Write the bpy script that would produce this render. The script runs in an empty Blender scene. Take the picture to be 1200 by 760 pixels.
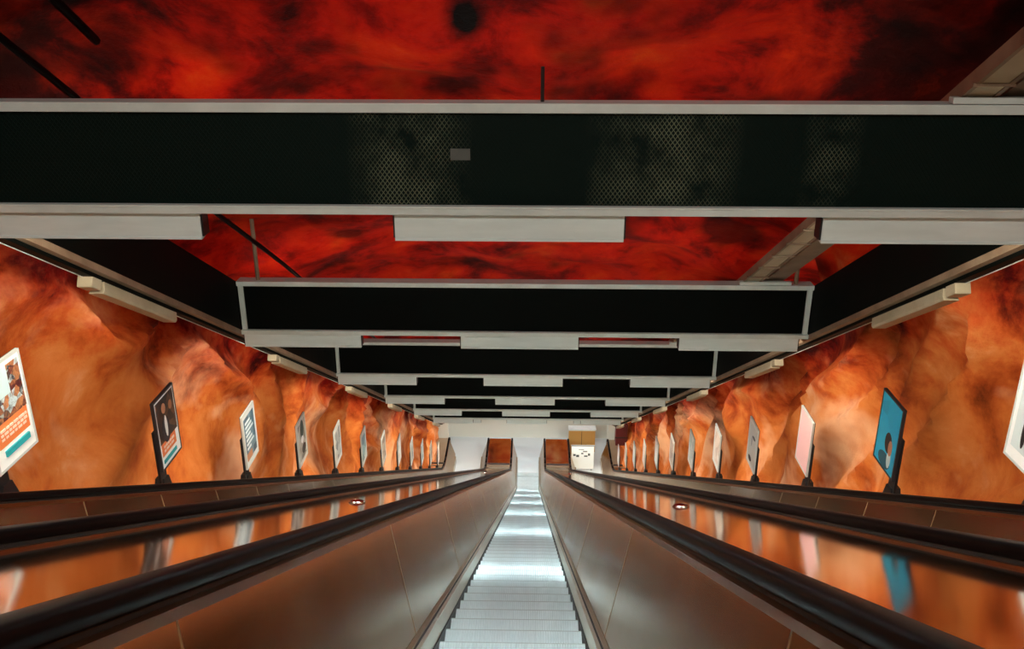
import bpy, math, random
from mathutils import noise, Vector
random.seed(7)
C = bpy.context.scene.collection
T30 = math.tan(math.radians(30)); C30 = math.cos(math.radians(30)); S30 = .5
H0 = 1.397                       # step nosing line below eye level, straight down
Y1, Y2 = 34.8, 36.8              # the incline flattens out between these
YB = -1.6                        # uphill limit of what is built
YE = 38.7                        # downhill end of the balustrades
YW = 40.75                       # end wall of the lower landing
ZF = -T30*(Y1+Y2)/2 - H0         # lower landing floor level

def zn(y):
    if y <= Y1: return -T30*y - H0
    if y >= Y2: return ZF
    t = Y2-y
    return ZF + T30*t*t/(2*(Y2-Y1))

def ys(a, b, step=1.2):
    """samples along the escalator, finer where it flattens"""
    s = {a, b}
    y = a
    while y < b:
        s.add(y); y += step
    y = Y1
    while y <= Y2+1e-6:
        if a < y < b: s.add(y)
        y += .2
    return sorted(s)

# ---------------------------------------------------------------- materials
def mat(name, col, rough=.5, metal=0., spec=.5, emit=None, estr=0., coat=0.):
    m = bpy.data.materials.new(name); m.use_nodes = True
    b = m.node_tree.nodes['Principled BSDF']
    b.inputs['Base Color'].default_value = (*col, 1)
    b.inputs['Roughness'].default_value = rough
    b.inputs['Metallic'].default_value = metal
    b.inputs['Specular IOR Level'].default_value = spec
    b.inputs['Coat Weight'].default_value = coat
    if emit:
        b.inputs['Emission Color'].default_value = (*emit, 1)
        b.inputs['Emission Strength'].default_value = estr
    return m

def nodes(m): return m.node_tree.nodes, m.node_tree.links, m.node_tree.nodes['Principled BSDF']

def math_node(n, l, op, a, b=None):
    x = n.new('ShaderNodeMath'); x.operation = op
    for i, v in enumerate((a, b)):
        if v is None: continue
        if isinstance(v, (int, float)): x.inputs[i].default_value = v
        else: l.new(v, x.inputs[i])
    return x.outputs[0]

def noise_tex(n, l, vec, scale, detail=4, rough=.6, dist=0.):
    x = n.new('ShaderNodeTexNoise'); x.inputs['Scale'].default_value = scale
    x.inputs['Detail'].default_value = detail; x.inputs['Roughness'].default_value = rough
    x.inputs['Distortion'].default_value = dist
    l.new(vec, x.inputs['Vector']); return x.outputs['Fac']

def ramp(n, l, fac, stops):
    r = n.new('ShaderNodeValToRGB'); e = r.color_ramp.elements
    while len(e) < len(stops): e.new(.5)
    for i, (p, c) in enumerate(stops):
        e[i].position = p; e[i].color = (*c, 1)
    l.new(fac, r.inputs[0]); return r.outputs[0]

def mixc(n, l, f, a, b, mode='MIX'):
    x = n.new('ShaderNodeMix'); x.data_type = 'RGBA'; x.blend_type = mode
    if isinstance(f, float): x.inputs[0].default_value = f
    else: l.new(f, x.inputs[0])
    l.new(a, x.inputs[6]); l.new(b, x.inputs[7]); return x.outputs[2]

def rock_material(name):
    """sprayed concrete painted in clouds of red, orange and cream; redder high up"""
    m = mat(name, (.5, .1, .02), .75, spec=.10)
    n, l, b = nodes(m)
    g = n.new('ShaderNodeNewGeometry').outputs['Position']
    s = n.new('ShaderNodeSeparateXYZ'); l.new(g, s.inputs[0])
    v = math_node(n, l, 'ADD', math_node(n, l, 'MULTIPLY', math_node(n, l, 'MINIMUM', s.outputs[1], (Y1+Y2)/2), T30), s.outputs[2])
    v = math_node(n, l, 'ADD', v, H0)                       # height above the stair line
    mp = n.new('ShaderNodeMapping'); mp.inputs['Scale'].default_value = (1, .62, 1); l.new(g, mp.inputs[0]); g0 = g; gm = mp.outputs[0]
    big = noise_tex(n, l, gm, .62, 4, .6, .25)
    mid = noise_tex(n, l, gm, 1.35, 6, .62, .35)
    fine = noise_tex(n, l, g, 6., 5, .7, .2)
    wall = ramp(n, l, mid, [(.24, (.24, .045, .010)), (.38, (.50, .105, .017)), (.50, (.68, .185, .034)),
                            (.62, (.78, .26, .066)), (.78, (.90, .45, .22))])
    pale = ramp(n, l, big, [(.50, (0, 0, 0)), (.63, (1, 1, 1))])
    cream = n.new('ShaderNodeRGB'); cream.outputs[0].default_value = (.97, .58, .34, 1)
    wall = mixc(n, l, math_node(n, l, 'MULTIPLY', pale, .75), wall, cream.outputs[0])
    roof = ramp(n, l, mid, [(.30, (.05, .001, .001)), (.42, (.34, .004, .001)), (.50, (.66, .012, .002)),
                            (.60, (.80, .036, .003)), (.74, (.86, .12, .009))])
    blotch = ramp(n, l, noise_tex(n, l, gm, .9, 3, .55), [(.36, (.10, .07, .07)), (.50, (1, 1, 1))])  # noise blotches that darken the roof colour
    roof = mixc(n, l, .85, roof, blotch, 'MULTIPLY')
    rd = n.new('ShaderNodeRGB'); rd.outputs[0].default_value = (.86, .66, .6, 1)
    roof = mixc(n, l, 1., roof, rd.outputs[0], 'MULTIPLY')
    up = math_node(n, l, 'ADD', v, math_node(n, l, 'MULTIPLY', math_node(n, l, 'SUBTRACT', mid, .5), -3.4))
    up = math_node(n, l, 'ADD', up, math_node(n, l, 'MULTIPLY', math_node(n, l, 'SUBTRACT', fine, .5), 1.0))
    f = n.new('ShaderNodeMapRange'); f.inputs['From Min'].default_value = 2.35; f.inputs['From Max'].default_value = 3.9
    l.new(up, f.inputs['Value'])
    col = mixc(n, l, f.outputs[0], wall, roof)
    # black drill hole in the vault
    hm = n.new('ShaderNodeMapping'); hm.inputs['Scale'].default_value = (1, .42, .42); l.new(g, hm.inputs[0])
    d = n.new('ShaderNodeVectorMath'); d.operation = 'DISTANCE'; l.new(hm.outputs[0], d.inputs[0])
    d.inputs[1].default_value = (-.40, 7.05*.42, -.30*.42)
    h = n.new('ShaderNodeMapRange'); h.inputs['From Min'].default_value = .12; h.inputs['From Max'].default_value = .24
    l.new(math_node(n, l, 'ADD', d.outputs['Value'], math_node(n, l, 'MULTIPLY', fine, .08)), h.inputs['Value'])
    blk = n.new('ShaderNodeRGB'); blk.outputs[0].default_value = (.004, .002, .002, 1)
    col = mixc(n, l, h.outputs[0], blk.outputs[0], col)
    for c, rad in (((3.9, 7.2, -.9), 2.3), ((-4.2, 6.6, -.9), 1.7)):       # shade in the vault's upper corners, put into the colour
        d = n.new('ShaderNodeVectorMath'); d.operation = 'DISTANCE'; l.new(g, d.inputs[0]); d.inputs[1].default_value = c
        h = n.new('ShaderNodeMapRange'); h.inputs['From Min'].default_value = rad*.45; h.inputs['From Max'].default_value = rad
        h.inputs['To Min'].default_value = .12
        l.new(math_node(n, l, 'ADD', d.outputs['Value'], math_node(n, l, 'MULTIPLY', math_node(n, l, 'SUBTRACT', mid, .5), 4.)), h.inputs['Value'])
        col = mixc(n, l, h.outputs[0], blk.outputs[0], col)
    dim = n.new('ShaderNodeRGB'); dim.outputs[0].default_value = (.84, .81, .80, 1)
    col = mixc(n, l, 1., col, dim.outputs[0], 'MULTIPLY')
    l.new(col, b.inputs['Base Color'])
    bp = n.new('ShaderNodeBump'); bp.inputs['Strength'].default_value = .55; bp.inputs['Distance'].default_value = .06
    l.new(math_node(n, l, 'ADD', mid, math_node(n, l, 'MULTIPLY', fine, .5)), bp.inputs['Height'])
    l.new(bp.outputs[0], b.inputs['Normal'])
    return m

def worn_metal(name, c1, c2, rough, metal=1., scale=(1, 1, 1), rvar=.1, sc=2.):
    m = mat(name, c1, rough, metal)
    n, l, b = nodes(m)
    g = n.new('ShaderNodeNewGeometry').outputs['Position']
    mp = n.new('ShaderNodeMapping'); mp.inputs['Scale'].default_value = scale; l.new(g, mp.inputs[0])
    a = noise_tex(n, l, mp.outputs[0], sc, 5, .6)
    l.new(ramp(n, l, a, [(.35, c1), (.7, c2)]), b.inputs['Base Color'])
    r = n.new('ShaderNodeMapRange'); r.inputs['To Min'].default_value = max(.02, rough-rvar); r.inputs['To Max'].default_value = rough+rvar
    l.new(a, r.inputs['Value']); l.new(r.outputs[0], b.inputs['Roughness'])
    return m

M = {}
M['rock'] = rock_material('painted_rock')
M['deck'] = worn_metal('polished_deck_steel', (.56, .47, .37), (.66, .57, .47), .09, rvar=.03, sc=1.5)
M['panel'] = worn_metal('brushed_bronze_steel', (.36, .20, .075), (.46, .28, .12), .22, rvar=.05, sc=1.2)
M['seam'] = mat('panel_joint_steel', (.42, .33, .22), .35, 1.)
M['trim'] = worn_metal('trim_steel', (.26, .10, .035), (.34, .15, .06), .35, rvar=.05)
M['skirt'] = worn_metal('skirt_steel', (.5, .47, .38), (.62, .58, .48), .35, rvar=.08)
M['black'] = mat('black_gap', (.006, .006, .006), .6)
M['rubber'] = mat('black_rubber', (.004, .002, .002), .36, spec=.03)
M['flange'] = worn_metal('painted_pale_steel', (.44, .51, .49), (.54, .61, .59), .42, 0., (1, 1, 1), .08, 3.)
M['housing'] = worn_metal('pale_lamp_housing', (.50, .59, .58), (.58, .67, .66), .4, 0., (1, 6, 6), .08, 2.)
M['flange_brown'] = worn_metal('dusty_brown_steel', (.14, .095, .06), (.25, .185, .125), .5, 0., (1, 1, 1), .08, 3.)
M['tan'] = worn_metal('dusty_tan_housing', (.34, .30, .20), (.44, .39, .28), .5, 0., (1, 1, 1), .08, 3.)
M['dark'] = worn_metal('dark_panel', (.0008, .0014, .0012), (.0012, .003, .0026), .6, 0., (1, 1, 1), .08, 1.)
M['dark'].node_tree.nodes['Principled BSDF'].inputs['Specular IOR Level'].default_value = .06
M['lamp'] = mat('lamp_diffuser', (.9, .95, .95), .5, emit=(1., .91, .73), estr=58.)
M['lamp_cool'] = mat('lamp_diffuser_cool', (.9, .95, .95), .5, emit=(.80, .97, 1.), estr=62.)
M['lamp_wall'] = mat('lamp_diffuser_wall', (.9, .95, .95), .5, emit=(1., .86, .70), estr=3.)
M['white'] = mat('white_plaster', (.62, .64, .58), .6)
M['floor'] = worn_metal('pale_landing_floor', (.56, .63, .66), (.58, .65, .68), .35, .1, (1, 1, 1), .03, 1.)
M['post'] = mat('black_steel_post', (.006, .006, .007), .45)
M['frame_dark'] = mat('dark_frame', (.05, .05, .055), .4, .6)
M['frame_pale'] = mat('pale_frame', (.62, .66, .64), .4, .2)
M['dome'] = mat('polished_dome', (.8, .78, .72), .15, 1.)
M['ochre'] = mat('ochre_board', (.38, .20, .05), .6)
M['darkred'] = mat('dark_red_box', (.05, .002, .004), .5)
M['grey'] = mat('grey_metal', (.25, .27, .26), .5, .3)

def step_material():
    m = mat('grooved_step_metal', (.62, .68, .68), .34, .45)
    n, l, b = nodes(m)
    tc = n.new('ShaderNodeTexCoord').outputs['Object']
    s = n.new('ShaderNodeSeparateXYZ'); l.new(tc, s.inputs[0])
    w = math_node(n, l, 'SINE', math_node(n, l, 'MULTIPLY', s.outputs[0], 2*math.pi/.018))
    bp = n.new('ShaderNodeBump'); bp.inputs['Strength'].default_value = .35; bp.inputs['Distance'].default_value = .004
    l.new(w, bp.inputs['Height']); l.new(bp.outputs[0], b.inputs['Normal'])
    a = noise_tex(n, l, tc, 6., 3)
    l.new(ramp(n, l, a, [(.3, (.50, .62, .64)), (.7, (.58, .70, .72))]), b.inputs['Base Color'])
    return m
M['step'] = step_material()
M['riser'] = mat('step_riser_metal', (.34, .42, .42), .5, .5)

def mesh_panel_material():
    """dark green panel behind expanded mesh, highlights painted in patches"""
    m = mat('expanded_mesh_panel', (.003, .012, .010), .5, spec=.08)
    n, l, b = nodes(m)
    tc = n.new('ShaderNodeTexCoord').outputs['Object']
    s = n.new('ShaderNodeSeparateXYZ'); l.new(tc, s.inputs[0])
    k = math.pi/.030; kz = math.pi/.040
    u = math_node(n, l, 'MULTIPLY', s.outputs[0], k); w = math_node(n, l, 'MULTIPLY', s.outputs[2], kz)
    p = math_node(n, l, 'ABSOLUTE', math_node(n, l, 'SINE', math_node(n, l, 'ADD', u, w)))
    q = math_node(n, l, 'ABSOLUTE', math_node(n, l, 'SINE', math_node(n, l, 'SUBTRACT', u, w)))
    d = math_node(n, l, 'MINIMUM', p, q)                     # 0 on the strands
    strand = n.new('ShaderNodeMapRange'); strand.inputs['From Min'].default_value = .42; strand.inputs['From Max'].default_value = .22
    l.new(d, strand.inputs['Value'])
    # highlights on the strands, put into the colour in three patches
    def blob(cx, wd):
        a = math_node(n, l, 'DIVIDE', math_node(n, l, 'SUBTRACT', s.outputs[0], cx), wd)
        r = n.new('ShaderNodeMapRange'); r.inputs['From Min'].default_value = 1.; r.inputs['From Max'].default_value = 0.
        l.new(math_node(n, l, 'MULTIPLY', a, a), r.inputs['Value']); return r.outputs[0]
    t = math_node(n, l, 'ADD', math_node(n, l, 'ADD', blob(-.70, .42), blob(.97, .52)), math_node(n, l, 'MULTIPLY', blob(2.06, .20), .55))
    nz = noise_tex(n, l, tc, 3.2, 3)
    nr = n.new('ShaderNodeMapRange'); nr.inputs['From Min'].default_value = .36; nr.inputs['From Max'].default_value = .62
    l.new(nz, nr.inputs['Value'])
    f = math_node(n, l, 'MULTIPLY', math_node(n, l, 'MULTIPLY', t, nr.outputs[0]), strand.outputs[0])
    base = n.new('ShaderNodeRGB'); base.outputs[0].default_value = (.0012, .0065, .005, 1)
    glint = n.new('ShaderNodeRGB'); glint.outputs[0].default_value = (.11, .13, .085, 1)
    l.new(mixc(n, l, f, base.outputs[0], glint.outputs[0]), b.inputs['Base Color'])
    bp = n.new('ShaderNodeBump'); bp.inputs['Strength'].default_value = .4; bp.inputs['Distance'].default_value = .006
    l.new(strand.outputs[0], bp.inputs['Height']); l.new(bp.outputs[0], b.inputs['Normal'])
    return m
M['mesh'] = mesh_panel_material()

_flat = {}
def flat(c, rough=.45):
    k = (c, rough)
    if k not in _flat: _flat[k] = mat('print_colour', c, rough)
    return _flat[k]

def photo_material(name, cols, scale, seed):
    m = mat(name, cols[0], .35)
    n, l, b = nodes(m)
    tc = n.new('ShaderNodeTexCoord').outputs['Object']
    mp = n.new('ShaderNodeMapping'); mp.inputs['Location'].default_value = (seed, seed*1.7, seed*.3); l.new(tc, mp.inputs[0])
    v = n.new('ShaderNodeTexVoronoi'); v.inputs['Scale'].default_value = scale; l.new(mp.outputs[0], v.inputs['Vector'])
    a = noise_tex(n, l, mp.outputs[0], scale*.7, 4, .7, 1.)
    s = n.new('ShaderNodeSeparateColor'); l.new(v.outputs['Color'], s.inputs[0])
    f = math_node(n, l, 'ADD', math_node(n, l, 'MULTIPLY', s.outputs[0], .55), math_node(n, l, 'MULTIPLY', a, .5))
    k = len(cols)
    l.new(ramp(n, l, f, [(.15+.7*i/(k-1), c) for i, c in enumerate(cols)]), b.inputs['Base Color'])
    return m

# ---------------------------------------------------------------- mesh helpers
class MB:
    def __init__(s): s.v = []; s.f = []; s.m = []
    def box(s, x0, x1, y0, y1, z0, z1, mi=0):
        b = len(s.v)
        s.v += [(x, y, z) for z in (z0, z1) for y in (y0, y1) for x in (x0, x1)]
        for q in ((0, 2, 3, 1), (4, 5, 7, 6), (0, 1, 5, 4), (2, 6, 7, 3), (0, 4, 6, 2), (1, 3, 7, 5)):
            s.f.append([b+i for i in q]); s.m.append(mi)
    def prism(s, rings, closed=True, cap=True, mi=0):
        """rings: list of equally long point lists"""
        b = len(s.v); k = len(rings[0])
        for r in rings: s.v += [tuple(p) for p in r]
        for i in range(len(rings)-1):
            for j in range(k if closed else k-1):
                a, c = b+i*k+j, b+i*k+(j+1) % k
                s.f.append([a, c, c+k, a+k]); s.m.append(mi)
        if cap and closed:
            s.f.append([b+j for j in range(k)][::-1]); s.m.append(mi)
            s.f.append([b+(len(rings)-1)*k+j for j in range(k)]); s.m.append(mi)
    def along(s, prof, a, b, step=1.2, mi=0):
        """(x, height above the stair line) profile carried along the escalator from y=a to b"""
        s.prism([[(x, y, zn(y)+v) for x, v in prof] for y in ys(a, b, step)], mi=mi)
    def build(s, name, mats, parent=None, bevel=0., smooth=False, origin=None):
        me = bpy.data.meshes.new(name)
        vs = s.v
        if origin: vs = [(x-origin[0], y-origin[1], z-origin[2]) for x, y, z in s.v]
        me.from_pydata(vs, [], s.f)
        if not isinstance(mats, (list, tuple)): mats = [mats]
        for m in mats: me.materials.append(m)
        me.polygons.foreach_set('material_index', s.m)
        import bmesh
        bm = bmesh.new(); bm.from_mesh(me); bmesh.ops.recalc_face_normals(bm, faces=bm.faces); bm.to_mesh(me); bm.free()
        if smooth:
            me.polygons.foreach_set('use_smooth', [True]*len(me.polygons))
        me.update()
        o = bpy.data.objects.new(name, me); C.objects.link(o)
        if origin: o.location = origin
        if parent: o.parent = parent
        if bevel:
            bv = o.modifiers.new('bevel', 'BEVEL'); bv.width = bevel; bv.segments = 2; bv.limit_method = 'ANGLE'
        return o

def tag(o, label=None, cat=None, group=None, kind=None):
    if label: o['label'] = label
    if cat: o['category'] = cat
    if group: o['group'] = group
    if kind: o['kind'] = kind
    return o

def empty(name, loc=(0, 0, 0)):
    o = bpy.data.objects.new(name, None); o.location = loc; o.empty_display_size = .2; C.objects.link(o); return o

def copy_tree(o, parent=None):
    c = o.copy(); C.objects.link(c)
    if parent: c.parent = parent
    for ch in list(o.children): copy_tree(ch, c)
    return c

# ---------------------------------------------------------------- tunnel shell
PROFILE = [(4.50, .80), (4.62, 1.3), (4.80, 1.9), (4.92, 2.6), (4.90, 3.3), (4.72, 3.9), (4.35, 4.42), (3.75, 4.8),
           (2.8, 5.05), (1.5, 5.2), (0, 5.25)]
def prof_at(t):
    k = t*(len(PROFILE)-1); i = min(int(k), len(PROFILE)-2); f = k-i
    def cr(a, b, c, d): return .5*((2*b)+(-a+c)*f+(2*a-5*b+4*c-d)*f*f+(-a+3*b-3*c+d)*f**3)
    P = lambda j: PROFILE[max(0, min(len(PROFILE)-1, j))] if j < len(PROFILE) else (-PROFILE[-2][0], PROFILE[-2][1])
    a, b, c, d = P(i-1), P(i), P(i+1), P(i+2)
    return cr(a[0], b[0], c[0], d[0]), cr(a[1], b[1], c[1], d[1])
def shell_point(side, t, y):
    x, v = prof_at(t)
    seed = 11. if side > 0 else 47.
    if side > 0: seed = 11.
    ss = t*10
    lean = y + ss*.35*side
    n1 = noise.noise(Vector((lean*.42, ss*.22, seed)))
    n2 = 1-abs(noise.noise(Vector((lean*.52+9, ss*.30+3, seed+5))))*2.2
    n3 = noise.noise(Vector((y*1.3, ss*.9, seed+9)))
    fl = noise.noise(Vector((y*.9+20, x*side*.9, v*.9)))
    d = .34*n1 + .42*max(0, n2)**2 + .06*n3
    roof = min(1, max(0, (t-.62)/.25))
    d = d*(1-roof) + roof*(.28*fl+.1*noise.noise(Vector((y*.33, x*side*.33, 3.))))
    d = max(-.3, min(.55, d))
    if t < .25: d *= .35+.65*t/.25
    # inward direction
    x2, v2 = prof_at(min(1, t+.02)); x1, v1 = prof_at(max(0, t-.02))
    tx, tv = x2-x1, v2-v1; L = math.hypot(tx, tv) or 1
    nx, nv = -tv/L, tx/L            # points inward for +x side
    if nx > 0 or (abs(nx) < .3 and nv > 0): nx, nv = -abs(nx), -abs(nv)
    x += nx*d; v += nv*d
    return (side*x, y, zn(y)+v)
NY = 230
Ys = [YB-2+(YW+.4-(YB-2))*i/NY for i in range(NY+1)]
def shell(name, rows):
    mb = MB()
    for y in Ys: mb.v += [shell_point(sd, t, y) for sd, t in rows]
    k = len(rows)
    for i in range(NY):
        for j in range(k-1):
            a = i*k+j; mb.f.append([a, a+1, a+k+1, a+k]); mb.m.append(0)
    o = mb.build(name, M['rock'], smooth=True); o['kind'] = 'structure'
    return o
NT = 40
split = .70
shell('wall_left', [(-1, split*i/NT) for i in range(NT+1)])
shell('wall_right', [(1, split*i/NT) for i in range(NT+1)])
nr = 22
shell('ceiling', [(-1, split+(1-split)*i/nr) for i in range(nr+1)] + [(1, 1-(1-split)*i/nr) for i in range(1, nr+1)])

def struct(name, mb, m, **k):
    o = mb.build(name, m, **k); o['kind'] = 'structure'; return o
mb = MB(); mb.box(-4.9, 4.9, Y2+.15, YW+.2, ZF-.3, ZF-.002); struct('floor', mb, M['floor'])
mb = MB(); mb.box(-5.2, 5.2, YW, YW+.25, ZF-.3, ZF+1.9); struct('wall_end', mb, M['white'])
mb = MB(); mb.box(-5.2, 5.2, YW+.02, YW+.3, ZF+1.9, ZF+6.2); struct('wall_end_upper', mb, M['rock'])
# concrete bed the escalators stand in, wall to wall
mb = MB(); mb.along([(-5.1, -.9), (5.1, -.9), (5.1, -.75), (-5.1, -.75)], YB, Y2+.1); struct('floor', mb, M['grey'])

# ---------------------------------------------------------------- escalators
def path_pts(v, y0, y1):
    return [(y, zn(y)+v) for y in ys(y0, y1, .6)]
def handrail(xa, xb, parent, v0=1.015):
    """rounded rubber rail that turns down round the newel at the bottom"""
    pts = path_pts(v0+.03, YB, YE-.1)
    r = .34; cy, cz = YE-.1, ZF+v0+.03-r
    for i in range(1, 17):
        a = math.pi/2-math.pi*i/16
        pts.append((cy+r*math.cos(a), cz+r*math.sin(a)))
    w, h = abs(xb-xa)/2, .033; xm = (xa+xb)/2
    sec = []
    for i in range(16):
        a = 2*math.pi*i/16; c, s_ = math.cos(a), math.sin(a)
        sec.append((w*math.copysign(abs(c)**.55, c), h*math.copysign(abs(s_)**.6, s_)))
    rings = []
    for i, p in enumerate(pts):
        a, b = pts[max(0, i-1)], pts[min(len(pts)-1, i+1)]
        ty, tz = b[0]-a[0], b[1]-a[1]; L = math.hypot(ty, tz); ny, nz = -tz/L, ty/L
        rings.append([(xm+sx, p[0]+ny*sn, p[1]+nz*sn) for sx, sn in sec])
    m = MB(); m.prism(rings)
    return m.build('handrail', M['rubber'], parent, smooth=True)

def escalator(xc, hs, hin, label, steps, seam0):
    """hs: half step width; hin: inner edge of the handrail from the middle"""
    e = empty('escalator', (0, 0, 0)); tag(e, label, 'escalator', 'escalators side by side')
    for sd in (-1, 1):
        def X(p): return [(xc+sd*x, v) for x, v in p]
        m = MB()
        m.along(X([(hs+.008, -.3), (hs+.008, .172), (hs+.03, .178), (hs+.03, -.3)]), YB, YE-.3)
        m.build('skirt', M['skirt'], e)
        m = MB(); m.along(X([(hs-.002, -.3), (hs-.002, .016), (hs+.007, .016), (hs+.007, -.3)]), YB, YE-.3)
        m.build('dark_gap_strip', M['black'], e)  # black strip put in for the dark gap beside the steps
        m = MB(); m.along(X([(hs+.03, .10), (hs+.03, .182), (hs+.042, .182), (hs+.042, .10)]), YB, YE-.3)
        m.build('skirt_gap', M['black'], e)
        m = MB(); m.along(X([(hs+.042, .10), (hs+.042, .20), (hs+.062, .215), (hs+.062, .10)]), YB, YE-.3)
        m.build('lower_trim', M['seam'], e)
        a = (hs+.062, .205); b = (hin+.004, .965)
        m = MB(); m.along(X([a, b, (b[0]+.03, b[1]), (a[0]+.03, a[1]-.05)]), YB, YE-.12)
        # joint strips
        y = seam0
        while y < YE-.3:
            pts = []
            for yy in (y, y+.008):
                sh = .33 if yy < Y1 else 0
                dz = zn(yy); dl = zn(yy-sh)
                pts.append([(xc+sd*(a[0]-.002), yy-sh, dl+a[1]+.002), (xc+sd*(b[0]-.002), yy, dz+b[1]), (xc+sd*(b[0]+.01), yy, dz+b[1]), (xc+sd*(a[0]+.01), yy-sh, dl+a[1])])
            m.prism(pts, mi=1)
            y += 2.9 if steps else 1.45
        # rounded newel end
        ring0, ring1 = [], []
        for i in range(13):
            t = math.pi/2-math.pi*i/12
            ring0.append((xc+sd*(b[0]), YE-.12+.33*math.cos(t), ZF+.64+.33*math.sin(t)))
            ring1.append((xc+sd*(b[0]+.05), YE-.12+.33*math.cos(t), ZF+.64+.33*math.sin(t)))
        m.prism([ring0, ring1])
        m.build('balustrade_panel', [M['panel'], M['seam']], e)
        m = MB(); m.along(X([(hin-.012, .955), (hin-.012, .99), (hin+.10, .99), (hin+.10, .955)]), YB, YE-.1)
        m.build('handrail_guide', M['trim'], e)
        m = MB(); m.along(X([(hin+.02, .985), (hin+.02, 1.02), (hin+.07, 1.02), (hin+.07, .985)]), YB, YE-.1)
        m.build('handrail_track', M['black'], e)
        handrail(xc+sd*hin, xc+sd*(hin+.088), e)
    # combs and landing plate
    m = MB(); m.box(xc-hs-.02, xc+hs+.02, Y2+.12, Y2+.42, ZF-.06, ZF+.004); m.build('comb_plate', M['step'], e)
    m = MB(); m.box(xc-hs-.02, xc+hs+.02, Y2+.43, YE-.2, ZF-.06, ZF+.006); m.build('landing_plate', M['floor'], e)
    if steps:
        m = MB()
        w = hs-.006
        m.box(-w, w, -.399, -.012, -.03, 0); m.box(-w, w, -.012, 0, -.03, -.002, 1)                          # tread
        m.box(-w, w, -.022, 0, -.236, -.031, 1)                  # riser
        for k in range(0):                                      # cleats along the nosing
            x0 = -w+.01+(2*w-.02)*k/24; m.box(x0, x0+.012, -.05, .004, -.02, .004)
        first = m.build('step', [M['step'], M['riser']], e)
        n = int((Y2+.1-YB)/.4)
        for i in range(n):
            o = first if i == 0 else first.copy()
            if i: C.objects.link(o); o.parent = e
            y = Y2+.1-.4*i; o.location = (xc, y, zn(y))
    else:
        m = MB(); y = YB+.4
        while y < Y2+.1:
            m.box(xc-hs+.006, xc+hs-.006, y-.399, y, zn(y)-.03, zn(y)); m.box(xc-hs+.006, xc+hs-.006, y-.02, y, zn(y)-.236, zn(y)-.031, 1)
            y += .4
        s_ = m.build('step_band', [M['step'], M['riser']], e); s_['kind'] = 'stuff'
    return e
escalator(0, .5, .742, 'middle descending escalator with bare grooved metal steps and bronze side panels', True, 1.75)
escalator(-2.905, .6, .915, 'escalator beside the left wall, seen over its black handrails', False, .9)
escalator(2.905, .6, .915, 'escalator beside the right wall, white board closing its foot', False, 1.3)

def deck(x0, x1, label, outer):
    t = empty('escalator_deck'); tag(t, label, 'deck', 'polished decks between and beside the escalators')
    m = MB(); m.along([(x0, .93), (x0, .978), (x1, .978), (x1, .93)], YB, YE+.1, .8)
    m.build('deck_sheet', M['deck'], t)
    if outer:
        xs = (x0, x0+.03) if x0 > 0 else (x1-.03, x1)
    m = MB(); m.box(x0+.02, x1-.02, YE-.02, YE+.08, ZF, ZF+.92); m.build('end_panel', M['trim'], t)
    for y in (35.9, 36.25):
        m = MB(); m.box(x0+.01, x1-.01, y, y+.09, zn(y)+.975, zn(y)+.99); m.build('joint_strip', M['seam'] if y < 36 else M['black'], t)
    return t
d1 = deck(-1.885, -.845, 'polished steel deck between middle and left escalators, mirroring orange wall', False)
d2 = deck(.845, 1.885, 'polished steel deck between middle and right escalators, mirroring pink and blue posters', False)
d3 = deck(-4.72, -3.925, 'narrow deck along the left wall carrying the poster stands', True)
d4 = deck(3.925, 4.72, 'narrow deck along the right wall carrying the poster stands', True)
def dome(par, x, y, r):
    m = MB(); rings = []
    ang = math.atan(T30) if y < Y1 else 0
    for i in range(7):
        a = math.pi/2*i/6; rr, hh = r*math.cos(a)+.0005, r*.42*math.sin(a)
        rings.append([(rr*math.cos(b*math.pi/10), rr*math.sin(b*math.pi/10), hh) for b in range(20)])
    m.prism(rings); o = m.build('deck_button', M['dome'], par, smooth=True)
    o.location = (x, y, zn(y)+.978); o.rotation_euler = (-ang, 0, 0)
for par, x in ((d1, -1.40), (d2, 1.42)):
    for y in (6.7, 26.0): dome(par, x, y, .075)

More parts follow.
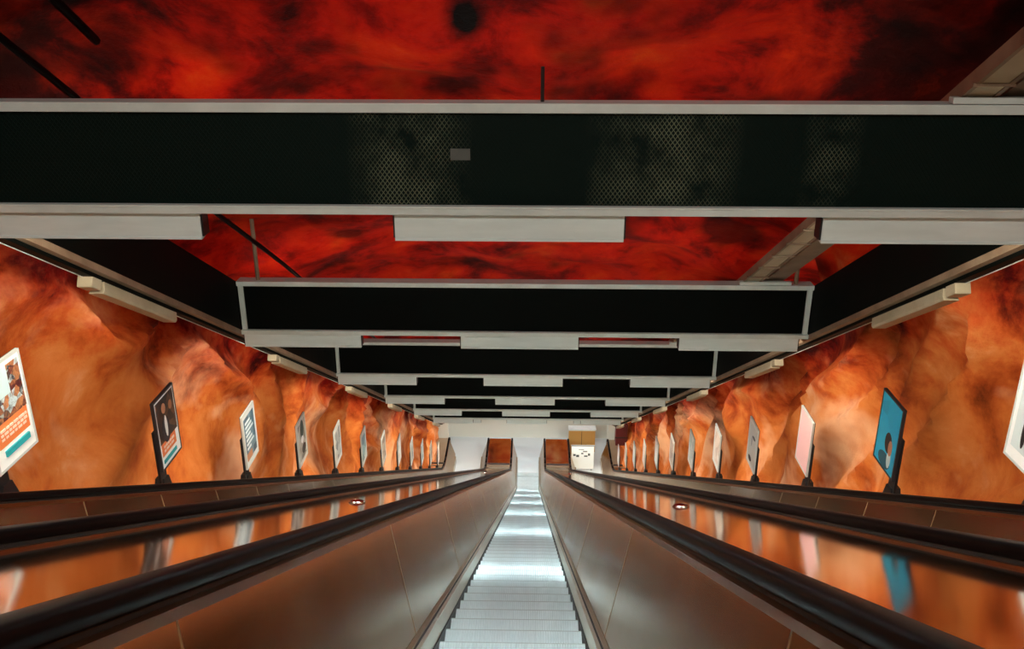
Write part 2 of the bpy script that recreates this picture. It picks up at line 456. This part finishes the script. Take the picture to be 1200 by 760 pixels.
# ---------------------------------------------------------------- ceiling frame
def YK(k): return 5.86+5.061*(k-1)
VB, VT = 3.29, 4.02          # underside and top of the beams above the stair line
GX = 3.715
ORD = {0: 'overhead', 1: 'nearest', 2: 'second', 3: 'third', 4: 'fourth', 5: 'fifth', 6: 'sixth', 7: 'seventh'}
beams = {}
def make_beam(k):
    y = YK(k); z = zn(min(y, Y2)) if y < Y1 else zn(y)
    first = k == 1
    lab = ('nearest and widest cross beam, dark green mesh face with a small grey plate' if first else
           '%s dark cross beam from the camera, pale edges, hung under the red vault' % ORD[k])
    e = empty('ceiling_beam', (0, y, z+VB)); tag(e, lab, 'beam', 'cross beams of the ceiling frame')
    h = VT-VB
    m = MB(); m.box(-GX+.03, GX-.03, .02, .13, .055, h-.055); m.build('face_panel', M['mesh'] if first else M['dark'], e)
    m = MB(); m.box(-GX, GX, -.03, .17, 0, .058); m.box(-GX, GX, -.034, -.03, .044, .058); m.build('bottom_flange', M['flange'], e, bevel=.004)
    m = MB(); m.box(-GX, GX, -.02, .17, h-.062, h); m.build('top_flange', M['flange'], e, bevel=.004)
    for sd in (-1, 1):
        m = MB(); x = sd*(GX-.045); m.box(x-.032, x+.032, -.012, .14, .06, h-.062); m.build('end_bracket', M['flange'], e, bevel=.003)
    for x in ((-3.45, .17, 3.5) if k == 1 else (-3.45, 3.5)):
        m = MB(); r = .012 if x == .17 else .028
        top = 1.05 if abs(x) > 1 else .22
        m.prism([[(x+r*math.cos(a*math.pi/4), .07+r*math.sin(a*math.pi/4), zz) for a in range(8)] for zz in (h, h+top)])
        m.build('hanger_rod', M['post'] if x == .17 else M['flange_brown'], e)
    if first:
        m = MB(); m.box(-.43, -.30, .012, .02, .36, .435); m.build('number_plate', mat('grey_plate', (.06, .07, .065), .5), e)['label'] = 'small grey plate'
    beams[k] = e; return e
for k in range(1, 8): make_beam(k)

# a light fixture: the housing seen from uphill, the diffuser under it
def make_fixture(cool):
    e = empty('light_fixture')
    m = MB()
    L = .775
    m.prism([[(x, 0, 0), (x, .12, 0), (x, .13, -.10), (x, .10, -.165), (x, .012, -.178), (x, -.012, -.178), (x, -.012, -.166), (x, -.002, -.158), (x, -.002, -.03)] for x in (-L, L)])
    m.build('housing', M['housing'], e)
    m = MB(); m.box(-L+.04, L-.04, .018, .098, -.186, -.160); m.build('diffuser', M['lamp_cool'] if cool else M['lamp'], e)
    for sd in (-1, 1):
        m = MB(); m.box(sd*L-.012, sd*L+.012, .005, .118, -.16, -.01); m.build('end_cap', M['post'], e)
    return e
protos = {}
SIDE = {-2.88: 'left', .03 - .07: 'middle', 2.88: 'right'}
def place(k, x, side):
    cool = side == 'middle'
    if cool not in protos: protos[cool] = o = make_fixture(cool)
    else: o = copy_tree(protos[cool])
    y = YK(k); o.location = (x, y+.02, zn(y)+VB-.012)
    tag(o, ('long pale tube light under the %s of the %s ceiling beam' % ({'left': 'left end', 'middle': 'middle', 'right': 'right end'}[side], ORD[k])),
        'light fixture', 'tube lights under the cross beams')
for k in range(0, 8):
    for x, side in ((-2.92, 'left'), (-.045, 'middle'), (2.83, 'right')):
        if k == 0: continue
        place(k, x, side)

for sd, nm in ((-1, 'left'), (1, 'right')):
    e = empty('side_girder'); tag(e, 'long dark girder running down the %s side of the ceiling frame' % nm, 'girder', 'side girders of the ceiling frame')
    def X(p): return [(sd*x, v) for x, v in p]
    ye = YK(7)+.2
    m = MB(); m.along(X([(GX+.004, VB+.05), (GX+.05, VB+.05), (GX+.05, VT), (GX+.004, VT)]), YB, ye); m.build('web_panel', M['dark'], e)
    m = MB(); m.along(X([(GX+.002, VB-.02), (GX+.075, VB-.02), (GX+.075, VB+.05), (GX+.002, VB+.05)]), YB, ye); m.build('bottom_flange', M['flange_brown'], e)
    m = MB(); m.along(X([(GX+.075, VB-.06), (GX+.17, VB-.06), (GX+.17, VB-.02), (GX+.075, VB-.02)]), YB, ye); m.build('cable_channel', M['dark'], e)
    m = MB(); m.along(X([(GX+.17, VB-.065), (GX+.182, VB-.065), (GX+.182, VB-.03), (GX+.17, VB-.03)]), YB, ye); m.build('edge_rail', M['flange'], e)

# lamps along the girders, open towards the wall
def make_side_lamp(sd):
    e = empty('wall_lamp')
    L = .85
    m = MB(); m.prism([[(0, y, 0), (sd*.14, y, 0), (sd*.131, y, -.01), (sd*.131, y, -.10), (sd*.14, y, -.115), (.0, y, -.115), (-sd*.012, y, -.09)] for y in (-L, L)])
    m.build('housing', M['tan'], e, bevel=.006)
    m = MB(); m.prism([[(sd*.131, y, -.01), (sd*.139, y, -.01), (sd*.139, y, -.095), (sd*.131, y, -.095)] for y in (-L+.05, L-.05)])
    m.build('diffuser', M['lamp_wall'], e)
    m = MB(); m.box(*(sorted((-sd*.01, sd*.13))), -L-.24, -L-.06, -.1, .02); m.build('junction_box', M['tan'], e, bevel=.01)
    m = MB(); m.box(*(sorted((sd*.03, sd*.07))), -L-.06, -L, -.07, -.03); m.build('cable_sleeve', M['post'], e)
    return e
for sd, nm in ((-1, 'left'), (1, 'right')):
    p = make_side_lamp(sd)
    for j in range(0, 7):
        if j == 0: continue
        o = p if j == 1 else copy_tree(p)
        y = YK(j)+2.53+.05
        o.location = (sd*(GX+.09), y, zn(y)+VB-.055); o.rotation_euler = (-math.radians(30), 0, 0)
        tag(o, 'tan lamp along the %s girder in the bay below the %s cross beam' % (nm, ORD[j]), 'lamp', 'lamps along the side girders')

# cable ladder above the beams on the right
e = empty('cable_ladder'); tag(e, 'tan cable ladder lying above the cross beams on the right', 'cable ladder')
for x in (2.83, 3.03):
    m = MB(); m.along([(x-.014, VT+.05), (x+.014, VT+.05), (x+.014, VT+.16), (x-.014, VT+.16)], YB, YK(6), 3.); m.build('side_rail', M['flange_brown'], e)
m = MB(); m.along([(2.84, VT+.06), (3.02, VT+.06), (3.02, VT+.075), (2.84, VT+.075)], YB, YK(6)); 
m.build('tray_bed', M['tan'], e)
y = 4.2
while y < YK(3):
    m = MB(); m.box(2.80, 3.06, y, y+.04, zn(y)+VT+.035, zn(y)+VT+.055); m.build('rung', M['flange_brown'], e); y += .5
m = MB(); m.along([(3.12, VT+.10), (3.36, VT+.10), (3.36, VT+.12), (3.12, VT+.12)], YB, YK(6)); m.build('outer_tray', M['flange_brown'], e)
for k in range(1, 7):
    y = YK(k); m = MB(); m.box(2.76, 3.42, y-.02, y+.05, zn(y)+VT+.005, zn(y)+VT+.045); m.build('cross_support', M['flange'], e, bevel=.003)

def cable(x, v, r, label, y1):
    m = MB(); rings = []
    for y in ys(YB, y1, .5):
        w = .02*math.sin(y*1.3)
        rings.append([(x+w+r*math.cos(a*math.pi/4), y, zn(y)+v+r*math.sin(a*math.pi/4)) for a in range(8)])
    m.prism(rings); o = m.build('cable', M['rubber'], smooth=True); tag(o, label, 'cable')
cable(-3.08, 4.24, .028, 'black cable running down above the left ends of the beams', 30)
cable(-3.02, 4.78, .035, 'thick black pipe close under the red vault on the left', 6.6)

# ---------------------------------------------------------------- poster stands
BW, BH, BT = .57, .85, .026
WHITE = (.93, .96, .96)
def bars(mb, rects, y=0): pass
def sheet(parent, sd, rects, photo, name='poster_sheet', border=(.8, .82, .8), frame=None):
    """board in local coords: x = out of the board towards the stairs, y along, z up"""
    f = MB(); t = .022
    s = -sd                      # the printed face looks to the middle of the tunnel
    X0, X1 = (0, s*BT) if s > 0 else (s*BT, 0)
    f.box(X0, X1, 0, BW, 0, t); f.box(X0, X1, 0, BW, BH-t, BH); f.box(X0, X1, 0, t, t, BH-t); f.box(X0, X1, BW-t, BW, t, BH-t)
    f.build('frame', frame or M['frame_pale'], parent)
    p = MB(); a, b = sorted((s*.004, s*.022)); p.box(a, b, t, BW-t, t, BH-t)
    sh = p.build(name, flat(border), parent)
    def q(nm, u0, u1, v0, v1, m, lift):
        g = MB(); a, b = sorted((s*.022, s*(.022+lift)))
        yy = sorted((BW*u0, BW*u1)); g.box(a, b, yy[0], yy[1], BH*v0, BH*v1); g.build(nm, m, sh)
    for i, (nm, u0, u1, v0, v1, m) in enumerate(rects): q(nm, u0, u1, v0, v1, m, .0012+.0006*i)
    if photo: photo(sh, s)
    return sh
def blob(nm, parent, s, u, v, ru, rv, m, lift=.004, k=22):
    g = MB(); r0, r1 = [], []
    for i in range(k):
        a = 2*math.pi*i/k
        r0.append((s*.02, BW*u+ru*math.cos(a), BH*v+rv*math.sin(a))); r1.append((s*(.022+lift), BW*u+ru*math.cos(a), BH*v+rv*math.sin(a)))
    g.prism([r0, r1]); g.build(nm, m, parent)

def stand(sd, y, label, rects, photo=None, border=WHITE, frame=None):
    e = empty('poster_stand', (sd*4.03, y, zn(y)+.978)); tag(e, label, 'poster stand', 'poster stands along the %s wall' % ('left' if sd < 0 else 'right'))
    b = empty('board', (0, 0, .235)); b.parent = e
    sheet(b, sd, rects, photo, border=border, frame=frame)
    k = MB(); a, c = sorted((sd*.001, sd*.009)); k.box(a, c, 0.0, BW, 0, BH); k.build('backing', M['frame_dark'], b)
    p = MB(); a, c = sorted((sd*.0092, sd*.035)); p.box(a, c, -.02, .15, 0, .74); p.build('post', M['post'], e, bevel=.004)
    f = MB()                         # flared foot gusset, sheared with the slope of the deck
    def sl(yy): return zn(y+yy)-zn(y)
    xa, xb = sd*(-.01), sd*.10
    f.prism([[(xx, .03, .13), (xx, .15, .12), (xx, .25, sl(.25)+.001), (xx, -.02, sl(-.02)+.001)] for xx in (xa, xb)])
    f.build('foot', M['post'], e)
    return e

def P(name, *cols, scale=9., seed=1.): return photo_material(name, cols, scale, seed)
blk, wht, org, teal = flat((.01, .01, .012)), flat((.9, .92, .92)), flat((.85, .22, .06)), flat((.02, .38, .42))
navy, grey, pink, cyan, red = flat((.02, .03, .06)), flat((.3, .33, .35)), flat((.86, .50, .50)), flat((.0, .42, .62)), flat((.55, .04, .02))
skin = flat((.55, .25, .14))
# written lines on the orange block are too small to read in the photograph: plain strokes
def strokes(v0, v1, n, m, u0=.2, u1=.85):
    out = []; h = (v1-v0)/n
    for i in range(n):
        x = u0
        while x < u1-.03:
            w = random.uniform(.05, .13); out.append(('lettering', x, min(u1, x+w), v0+i*h+h*.2, v0+i*h+h*.75, m)); x += w+.03
    return out
crowd = P('crowd_picture', (.01, .01, .015), (.12, .02, .02), (.6, .25, .1), (.02, .02, .03), (.6, .75, .8), (.03, .03, .04), scale=17, seed=3)
suit = P('two_people_picture', (.008, .008, .01), (.012, .012, .016), (.05, .03, .02), (.22, .10, .04), scale=8, seed=5)
L = []
L.append(('stand on the left, cut by the frame, white poster with orange block and teal bar',
    [('picture', .14, .92, .44, .93, crowd), ('sky_area', .14, .62, .66, .93, flat((.60, .82, .86))), ('colour_block', .12, .90, .22, .44, org)]
    + strokes(.27, .40, 3, flat((.95, .70, .58))) + [('colour_bar', .22, .82, .12, .18, teal)], None, WHITE, None))
def pair(sh, s):
    blob('jacket', sh, s, .42, .50, .10, .16, flat((.02, .02, .03)), .003); blob('shirt', sh, s, .44, .54, .035, .13, wht, .004)
    blob('face', sh, s, .42, .80, .05, .06, skin, .004); blob('face', sh, s, .74, .76, .045, .055, flat((.45, .2, .1)), .004)
L.append(('dark framed stand by the left wall, poster of two dark suited people',
    [('picture', .08, .93, .36, .95, suit), ('colour_block', .10, .80, .18, .36, org)] + strokes(.21, .33, 2, flat((.95, .70, .58)), .2, .72) + [('colour_bar', .12, .75, .08, .13, teal)],
    pair, WHITE, M['frame_dark']))
L.append(('stand by the left wall, blue grey poster crossed by white lines of text',
    [('picture', .10, .9, .12, .9, P('blue_stripe_picture', (.02, .06, .09), (.05, .14, .2), (.2, .35, .42), scale=6, seed=2))]
    + [('text_line', .18, .5+.35*((i*37) % 10)/10, .30+.08*i, .345+.08*i, flat((.75, .85, .88))) for i in range(7)] + [('picture_corner', .1, .5, .12, .25, flat((.55, .25, .12)))],
    None, (.7, .74, .72), None))
def tree_pic(sh, s):
    blob('dark_shape', sh, s, .55, .75, .12, .17, flat((.04, .07, .06)), .003); blob('pale_disc', sh, s, .5, .52, .07, .07, wht, .005)
    blob('dark_shape', sh, s, .62, .28, .13, .09, flat((.05, .04, .03)), .003)
L.append(('fourth poster stand down the left wall, dark shapes around a white disc',
    [('picture', .10, .9, .1, .92, P('mottled_picture', (.1, .1, .08), (.45, .42, .36), (.7, .68, .6), scale=6, seed=9))], tree_pic, (.76, .74, .66), None))
names = ['fifth', 'sixth', 'seventh', 'eighth', 'ninth', 'tenth', 'eleventh', 'twelfth']
pal = [((.05, .06, .06), (.3, .34, .32), (.6, .62, .58)), ((.02, .1, .15), (.2, .4, .4), (.6, .7, .7)), ((.04, .03, .03), (.3, .2, .12), (.55, .45, .35)),
       ((.6, .5, .42), (.8, .75, .7), (.9, .88, .85))]
for i, nm in enumerate(names):
    pc = P('far_picture', *pal[i % 4], scale=6, seed=20+i)
    L.append(('%s poster stand down the left wall, counted from the camera' % nm, [('picture', .1, .9, .12, .9, pc)], None, (.74, .72, .66), None))
Rr = []
def crawler(sh, s):
    blob('dark_shape', sh, s, .62, .35, .03, .14, blk, .003); blob('ink_spot', sh, s, .55, .78, .05, .05, teal, .003); blob('red_spot', sh, s, .4, .42, .06, .05, red, .003)
    blob('pale_disc', sh, s, .38, .30, .12, .11, flat((.7, .75, .8)), .002)
Rr.append(('white framed stand on the right, cut by the frame, white poster with small pictures',
    [('picture', .12, .88, .14, .90, flat((.66, .76, .78))), ('picture_band', .15, .85, .80, .88, flat((.1, .2, .22)))], crawler, WHITE, None))
def swimmer(sh, s):
    blob('dark_hair', sh, s, .42, .40, .09, .12, flat((.02, .015, .015)), .003); blob('face', sh, s, .30, .36, .05, .09, skin, .005)
    blob('body', sh, s, .50, .13, .16, .09, flat((.01, .12, .17)), .003); blob('highlight', sh, s, .30, .20, .05, .10, flat((.6, .8, .82)), .004)
Rr.append(('stand by the right wall with a bright blue poster of a dark haired head',
    [('picture', .03, .97, .03, .97, P('blue_water_picture', (.0, .40, .66), (.0, .50, .80), (.0, .56, .86), scale=3, seed=4))], swimmer, (.1, .5, .65), M['frame_dark']))
Rr.append(('stand by the right wall with a plain pale pink poster', [('colour_block', .03, .97, .03, .97, pink)], None, (.88, .58, .56), M['frame_pale']))
def scrib(sh, s):
    blob('dark_shape', sh, s, .35, .70, .09, .03, blk, .003); blob('dark_shape', sh, s, .55, .58, .03, .10, grey, .003); blob('dark_shape', sh, s, .6, .16, .10, .05, blk, .003)
Rr.append(('fourth poster stand down the right wall, pale grey sheet with thin dark marks', [('picture', .08, .92, .08, .92, flat((.58, .60, .56)))], scrib, (.7, .7, .66), None))
pal2 = [((.5, .36, .3), (.75, .6, .5), (.85, .8, .75)), ((.4, .5, .48), (.62, .7, .68), (.8, .8, .78)), ((.06, .05, .05), (.3, .2, .16), (.6, .5, .42)), ((.7, .75, .75), (.8, .82, .8), (.85, .88, .86))]
for i, nm in enumerate(names):
    pc = P('far_picture', *pal2[i % 4], scale=6, seed=40+i)
    Rr.append(('%s poster stand down the right wall, counted from the camera' % nm, [('picture', .1, .9, .12, .9, pc)], None, (.76, .74, .7), None))
for j in range(12):
    a = L[j]; stand(-1, 6.05+2.63*j-(.08 if j == 0 else 0), a[0], a[1], a[2], a[3], a[4])
    a = Rr[j]; stand(1, 5.85+2.63*j+(.17 if j == 0 else 0), a[0], a[1], a[2], a[3], a[4])

# ---------------------------------------------------------------- lower landing
m = MB()
m.box(2.06, 3.12, 0, .04, .10, 1.32)
e = empty('barrier_board', (0, YE-1.2, ZF)); tag(e, 'white board with dark marks closing the foot of the right escalator', 'barrier')
m.build('board', mat('white_board', (.86, .9, .9), .35), e)
m = MB(); m.box(2.04, 3.14, -.015, .05, 1.32, 1.37); m.build('top_rail', M['grey'], e)
for x, z, w, h in ((2.14, .80, .12, .10), (2.28, .74, .14, .12), (2.52, .90, .10, .07), (2.66, .76, .16, .07), (2.84, .82, .10, .12), (2.60, 1.02, .2, .05), (2.40, 1.12, .25, .03)):
    m = MB(); m.box(x, x+w, -.006, 0, z, z+h); m.build('dark_mark', flat((.06, .08, .09)), e)
for x in (2.12, 3.0):
    m = MB(); m.box(x, x+.05, .04, .10, 0.007, 1.3); m.build('leg', M['grey'], e)
e = empty('cabinet', (0, YE+.6, ZF)); tag(e, 'ochre cabinet standing behind the white board on the landing', 'cabinet')
m = MB(); m.box(2.0, 3.3, 0, .4, 0, 1.2); m.build('body', M['ochre'], e, bevel=.01)
m = MB(); m.box(1.97, 3.33, -.03, .42, 1.2, 1.26); m.build('top', M['flange'], e)
m = MB(); m.box(2.62, 2.64, -.008, 0, .1, 1.15); m.build('door_gap', M['black'], e)
e = empty('wall_box', (4.25, 36.9, ZF+2.0)); tag(e, 'dark red box on the right wall near its far end', 'box')
m = MB(); m.box(-.2, .35, 0, .5, -.3, .75); m.build('body', M['darkred'], e, bevel=.03)
m = MB(); m.box(-.22, .35, -.02, .02, .1, .16); m.build('seam', M['black'], e)
m = MB(); m.box(-4.75, -3.95, 39.3, 39.6, ZF, ZF+4.5); struct('trim_1', m, M['white'], bevel=.05)
m = MB(); m.box(3.95, 4.75, 39.9, 40.2, ZF, ZF+4.5); struct('trim_2', m, M['white'], bevel=.05)
for x, w in ((-2.9, 'left'), (0, 'middle'), (2.9, 'right')):  # added to brighten the landing, unseen behind the last beam
    e = empty('added_wall_light', (x, YW, ZF+3.0)); tag(e, 'added unseen light on the end wall facing the foot of the %s escalator' % w, 'light fixture', 'added lights of the lower landing')
    m = MB(); m.box(-.65, .65, -.12, -.002, -.18, .18); m.build('housing', M['flange'], e, bevel=.01)
    m = MB(); m.box(-.6, .6, -.135, -.12, -.14, .14); m.box(-.6, .6, -.11, -.01, -.195, -.18); m.build('diffuser', mat('landing_diffuser', (.9, .9, .9), .5, emit=(.86, .95, 1.), estr=7.), e)

# ---------------------------------------------------------------- added fill lights behind the camera, out of view
for x in (-2.9, 0, 2.9):
    ld = bpy.data.lights.new('added_fill_lamp', 'AREA'); ld.shape = 'RECTANGLE'; ld.size = 1.5; ld.size_y = .3; ld.energy = 60; ld.color = (1, .93, .84)
    o = bpy.data.objects.new('added_fill_lamp', ld); C.objects.link(o); o.location = (x, YB+.6, zn(YB)+3.2+.5)

w = bpy.data.worlds.new('world'); bpy.context.scene.world = w; w.use_nodes = True
w.node_tree.nodes['Background'].inputs[0].default_value = (.02, .015, .012, 1)

cam = bpy.data.cameras.new('camera'); co = bpy.data.objects.new('camera', cam); C.objects.link(co)
cam.sensor_width = 36; cam.lens = 1050*36/1200; cam.clip_start = .05
co.location = (.113, 0, 0); co.rotation_euler = (math.radians(90-21.26), 0, math.radians(1.347))
sc = bpy.context.scene; sc.camera = co
sc.view_settings.view_transform = 'Standard'; sc.view_settings.look = 'None'; sc.view_settings.gamma = 1
sc.view_settings.use_curve_mapping = False
sc.view_settings.exposure = 1.75
